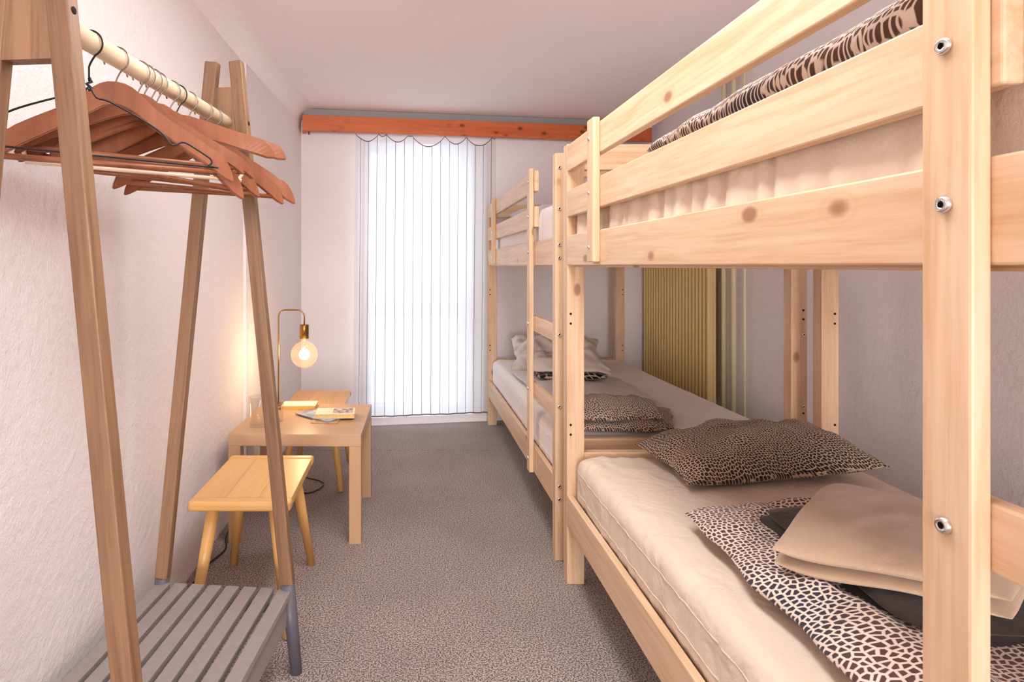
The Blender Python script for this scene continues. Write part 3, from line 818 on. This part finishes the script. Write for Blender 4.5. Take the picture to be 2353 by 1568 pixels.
for (Y, yaw, roll, kind, lab, hk) in HG:
    hanger(ry_(Y), yaw, roll, kind, lab, hk, rod=kind != 'flat')
# ------------------------------------------------------------------ side table
tb = empty('side_table', (-.468, 2.79, 0), math.radians(-1.0), 'low square birch coloured table by the left wall with lamp and books', 'table')
TM = WM(tb)
def tbox(name, lo, hi, mat, bev=.002):
    lo, hi = Vector(lo), Vector(hi); s = hi-lo
    return link(name, bm_me(box_bm(s.x, s.y, s.z, bev), name), mat, tb, TM @ Matrix.Translation((lo+hi)/2))
TZ = .452
bmx = box_bm(.05, .55, .55, .002)
o = link('tabletop', bm_me(box_bm(.05, .55, .55, .002), 'tabletop'), M['laminate'], tb, TM @ Matrix.Translation((0, 0, TZ-.025)) @ Matrix.Rotation(math.pi/2, 4, 'Y'))
for sx in (-1, 1):
    for sy in (-1, 1):
        tbox('leg', (sx*.25-.025, sy*.25-.025, 0), (sx*.25+.025, sy*.25+.025, TZ-.05), M['laminate'])
# ------------------------------------------------------------------ stools
def make_stool():
    r = empty('stool', (-.525, 2.11, 0), 0, 'honey wood stool in front of the table, behind the clothes rack', 'stool', 'matching wooden stools at the table')
    def rb(x, y, z): return WM(r) @ Vector((x, y, z))
    Wd, D, Z = .312, .47, .42
    for k, (a, b) in enumerate(((-.156, -.052), (-.052, .052), (.052, .156))):
        bm = box_bm(b-a-.0006, .028, D-.084, .0012, 1)
        link('seat_plank', bm_me(bm, 'seat_plank'), M['stool'], r, Matrix.Translation(rb((a+b)/2, 0, Z-.0155)) @ Matrix.Rotation(-math.pi/2, 4, 'X'))
    for sy in (-1, 1):
        bm = box_bm(.043, .031, Wd+.008, .010, 4)
        link('seat_batten', bm_me(bm, 'seat_batten'), M['stool'], r, Matrix.Translation(rb(0, sy*(D/2-.0205), Z-.0150)) @ Matrix.Rotation(math.pi/2, 4, 'Y') @ Matrix.Rotation(math.pi/2, 4, 'Z'))
    for sx in (-1, 1):
        for sy in (-1, 1):
            a = rb(sx*.095, sy*.165, Z-.028); b = rb(sx*.150, sy*.232, 0)
            o = link('leg', tube_me('leg', [Vector((0, 0, 0)), Vector((0, 0, (a-b).length))], [.0145, .021], 20), M['stool'], r)
            z = (a-b).normalized(); x = z.orthogonal().normalized(); y = z.cross(x)
            m4 = Matrix((x, y, z)).transposed().to_4x4(); m4.translation = b+Vector((0, 0, .002))
            o.matrix_basis = WM(r).inverted() @ m4
    return r
st = make_stool()
st2 = copy_tree(st); st2.location = (-.495, 3.325, 0); st2['label'] = 'honey wood stool behind the table, toward the curtain'
# ------------------------------------------------------------------ lamp
LX, LYY = -.643, 3.0
lp = empty('table_lamp', (LX, LYY, TZ), 0, 'brass table lamp with a bent stem and big glowing globe bulb', 'lamp')
lathe('lamp_base', [(0, 0), (.05, 0), (.053, .003), (.053, .012), (.05, .015), (.006, .016), (0, .016)], M['brass'], lp, Matrix.Translation((LX, LYY, TZ)))
pts = [Vector((LX, LYY, TZ+.012)), Vector((LX, LYY, .70)), Vector((LX, LYY, .89))]
for k in range(9):
    a = math.pi/2*k/8; pts.append(Vector((LX+.035-.035*math.cos(a), LYY, .895+.035*math.sin(a))))
BX = LX+.127
for k in range(9):
    a = math.pi/2*k/8; pts.append(Vector((BX-.035+.035*math.sin(a), LYY, .895+.035*math.cos(a))))
pts.append(Vector((BX, LYY, .85)))
tube('stem', pts, .0036, M['brass'], lp, seg=12)
lathe('socket', [(0, .858), (.021, .858), (.0225, .855), (.0225, .79), (.018, .788), (0, .788)], M['brass'], lp, Matrix.Translation((BX, LYY, 0)))
BZc, BR = .711, .066
gp = [(.0155, .792), (.0158, .778)] + [(BR*math.sin(math.radians(a)), BZc+BR*math.cos(math.radians(a))) for a in range(16, 181, 8)] + [(0, BZc-BR)]
bg = NT('bulb_glass'); tr = bg.node('ShaderNodeBsdfTransparent', i={0: (1, .93, .84, 1)}); gl = bg.node('ShaderNodeBsdfGlossy', i={'Roughness': .03})
tl = bg.node('ShaderNodeBsdfTranslucent', i={0: (1, .8, .55, 1)})
fz = bg.node('ShaderNodeLayerWeight', i={0: .3})
mx0 = bg.node('ShaderNodeMixShader', i={0: .03, 1: tr.outputs[0], 2: tl.outputs[0]})
mx = bg.node('ShaderNodeMixShader', i={0: bg.math('ADD', bg.math('MULTIPLY', fz.outputs['Facing'], .3), .03), 1: mx0.outputs[0], 2: gl.outputs[0]}); bg.link(mx.outputs[0], bg.out.inputs[0])
lathe('bulb', gp, bg.m, lp, Matrix.Translation((BX, LYY, 0)), 40)
em = NT('filament'); e = em.node('ShaderNodeEmission', i={0: (1, .70, .40, 1), 1: 8.0}); em.link(e.outputs[0], em.out.inputs[0])
fp = []
for k in range(60):
    t = k/59; fp.append(Vector((BX+.012*math.cos(t*11), LYY+.012*math.sin(t*11), .685+.055*t+.006*math.sin(t*22))))
tube('filament', fp, .0016, em.m, lp, seg=6)
tube('filament_stem', [Vector((BX, LYY, .74)), Vector((BX, LYY, .79))], .004, M['thin_glass'], lp, seg=8)
pl = bpy.data.lights.new('bulb_light', 'POINT'); pl.energy = 2.5; pl.color = (1, .70, .42); pl.shadow_soft_size = .03
plo = bpy.data.objects.new('bulb_light', pl); COL.objects.link(plo); plo.location = (BX, LYY, BZc)
cb = NT('cable'); cb.col(srgb(24, 24, 26)); M['cable'] = cb.m
def smooth_path(pts, n=8):
    pts = [Vector(p) for p in pts]; out = []
    for k in range(len(pts)-1):
        p0 = pts[max(0, k-1)]; p1 = pts[k]; p2 = pts[k+1]; p3 = pts[min(len(pts)-1, k+2)]
        for i in range(n):
            t = i/n; out.append(.5*((2*p1)+(-p0+p2)*t+(2*p0-5*p1+4*p2-p3)*t*t+(-p0+3*p1-3*p2+p3)*t**3))
    return out+[pts[-1]]
tube('power_cord', smooth_path([(LX-.05, LYY+.01, TZ+.006), (LX-.07, 3.06, TZ+.006), (-.728, 3.085, TZ-.05), (-.735, 3.09, .25), (-.70, 3.10, .08), (-.60, 3.12, .006), (-.50, 3.06, .006), (-.45, 3.2, .006), (-.62, 3.3, .006), (-.74, 3.2, .006), (-.77, 2.9, .006), (-.775, 2.6, .006), (-.74, 2.45, .006), (-.77, 2.3, .006), (-.785, 1.9, .006)]), .0032, M['cable'], lp, seg=8)
# ------------------------------------------------------------------ things on the table
def prism_box(name, lo, hi, mat, root, Mx, bev=.001):
    lo, hi = Vector(lo), Vector(hi); s = hi-lo
    return link(name, bm_me(box_bm(s.x, s.y, s.z, bev), name), mat, root, Mx @ Matrix.Translation((lo+hi)/2))
pages = plain('paper_pages', srgb(226, 196, 130), .8, 0, .2, 90, .15); cov = plain('cream_cover', srgb(232, 216, 188), .5)
def cover_pic(name, c1, c2, sc):
    m = NT(name); v = m.obj(); n = m.noise(v, sc, 3, .6)
    m.col(m.mix(m.ramp(n, .42, .58), c1, c2)); m.set(Roughness=.3); return m.m
def book(loc, rz, w_, d_, h_, label, root_name, cover, pic=None, mat_pages=pages):
    r = empty(root_name, loc, rz, label, 'book' if root_name != 'magazine' else 'magazine'); Bm = WM(r)
    prism_box('pages', (-w_/2+.003, -d_/2+.002, .0015), (w_/2-.002, d_/2-.002, h_-.0015), mat_pages, r, Bm)
    prism_box('cover', (-w_/2, -d_/2, h_-.0015), (w_/2, d_/2, h_), cover, r, Bm, .0003)
    prism_box('back_cover', (-w_/2, -d_/2, 0), (w_/2, d_/2, .0015), cover, r, Bm, .0003)
    prism_box('spine', (-w_/2-.0004, -d_/2, .0), (-w_/2+.0026, d_/2, h_), cover, r, Bm, .0006)
    if pic: prism_box('cover_picture', (pic[0], pic[1], h_), (pic[2], pic[3], h_+.0004), pic[4], r, Bm, 0)
    return r
maga = math.atan2(2.678-2.832, -.3615+.528)
magc = cover_pic('magazine_cover', srgb(196, 200, 208), srgb(120, 134, 156), 9)
book((-.389, 2.824, TZ+.004), maga, .227, .172, .005, 'grey blue magazine lying askew under the paperback', 'magazine', magc, None, plain('magazine_pages', srgb(120, 112, 118), .6))
book((-.372, 2.735, TZ), -.06, .12, .10, .0038, 'thin tan booklet, lowest in the small pile of reading matter', 'booklet', plain('tan_cover', srgb(190, 148, 100), .6))
book((-.338, 2.795, TZ+.0095), math.radians(3), .178, .118, .020, 'thick cream paperback on top of the magazine', 'paperback', cov,
     (-.01, -.045, .08, .05, cover_pic('picture_print', srgb(206, 196, 186), srgb(110, 98, 92), 45)))
r = book((-.535, 2.985, TZ), math.radians(2), .165, .105, .021, 'closed cream notebook with amber pages beside the lamp', 'notebook', cov, None, plain('amber_pages', srgb(226, 170, 84), .7))
def glass(loc, R, h, label):
    r = empty('drinking_glass', loc, 0, label, 'glass')
    lathe('glass_wall', [(0, .0005), (R*.9, .0005), (R*.94, .003), (R, h), (R-.0025, h), (R*.9-.0025, .010), (0, .008)], M['thin_glass'], r, Matrix.Translation(loc), 36)
    return r
glass((-.655, 2.645, TZ), .041, .13, 'tall clear glass at the left edge of the table')
glass((-.598, 2.735, TZ), .036, .088, 'shorter clear tumbler behind the rack upright on the table')
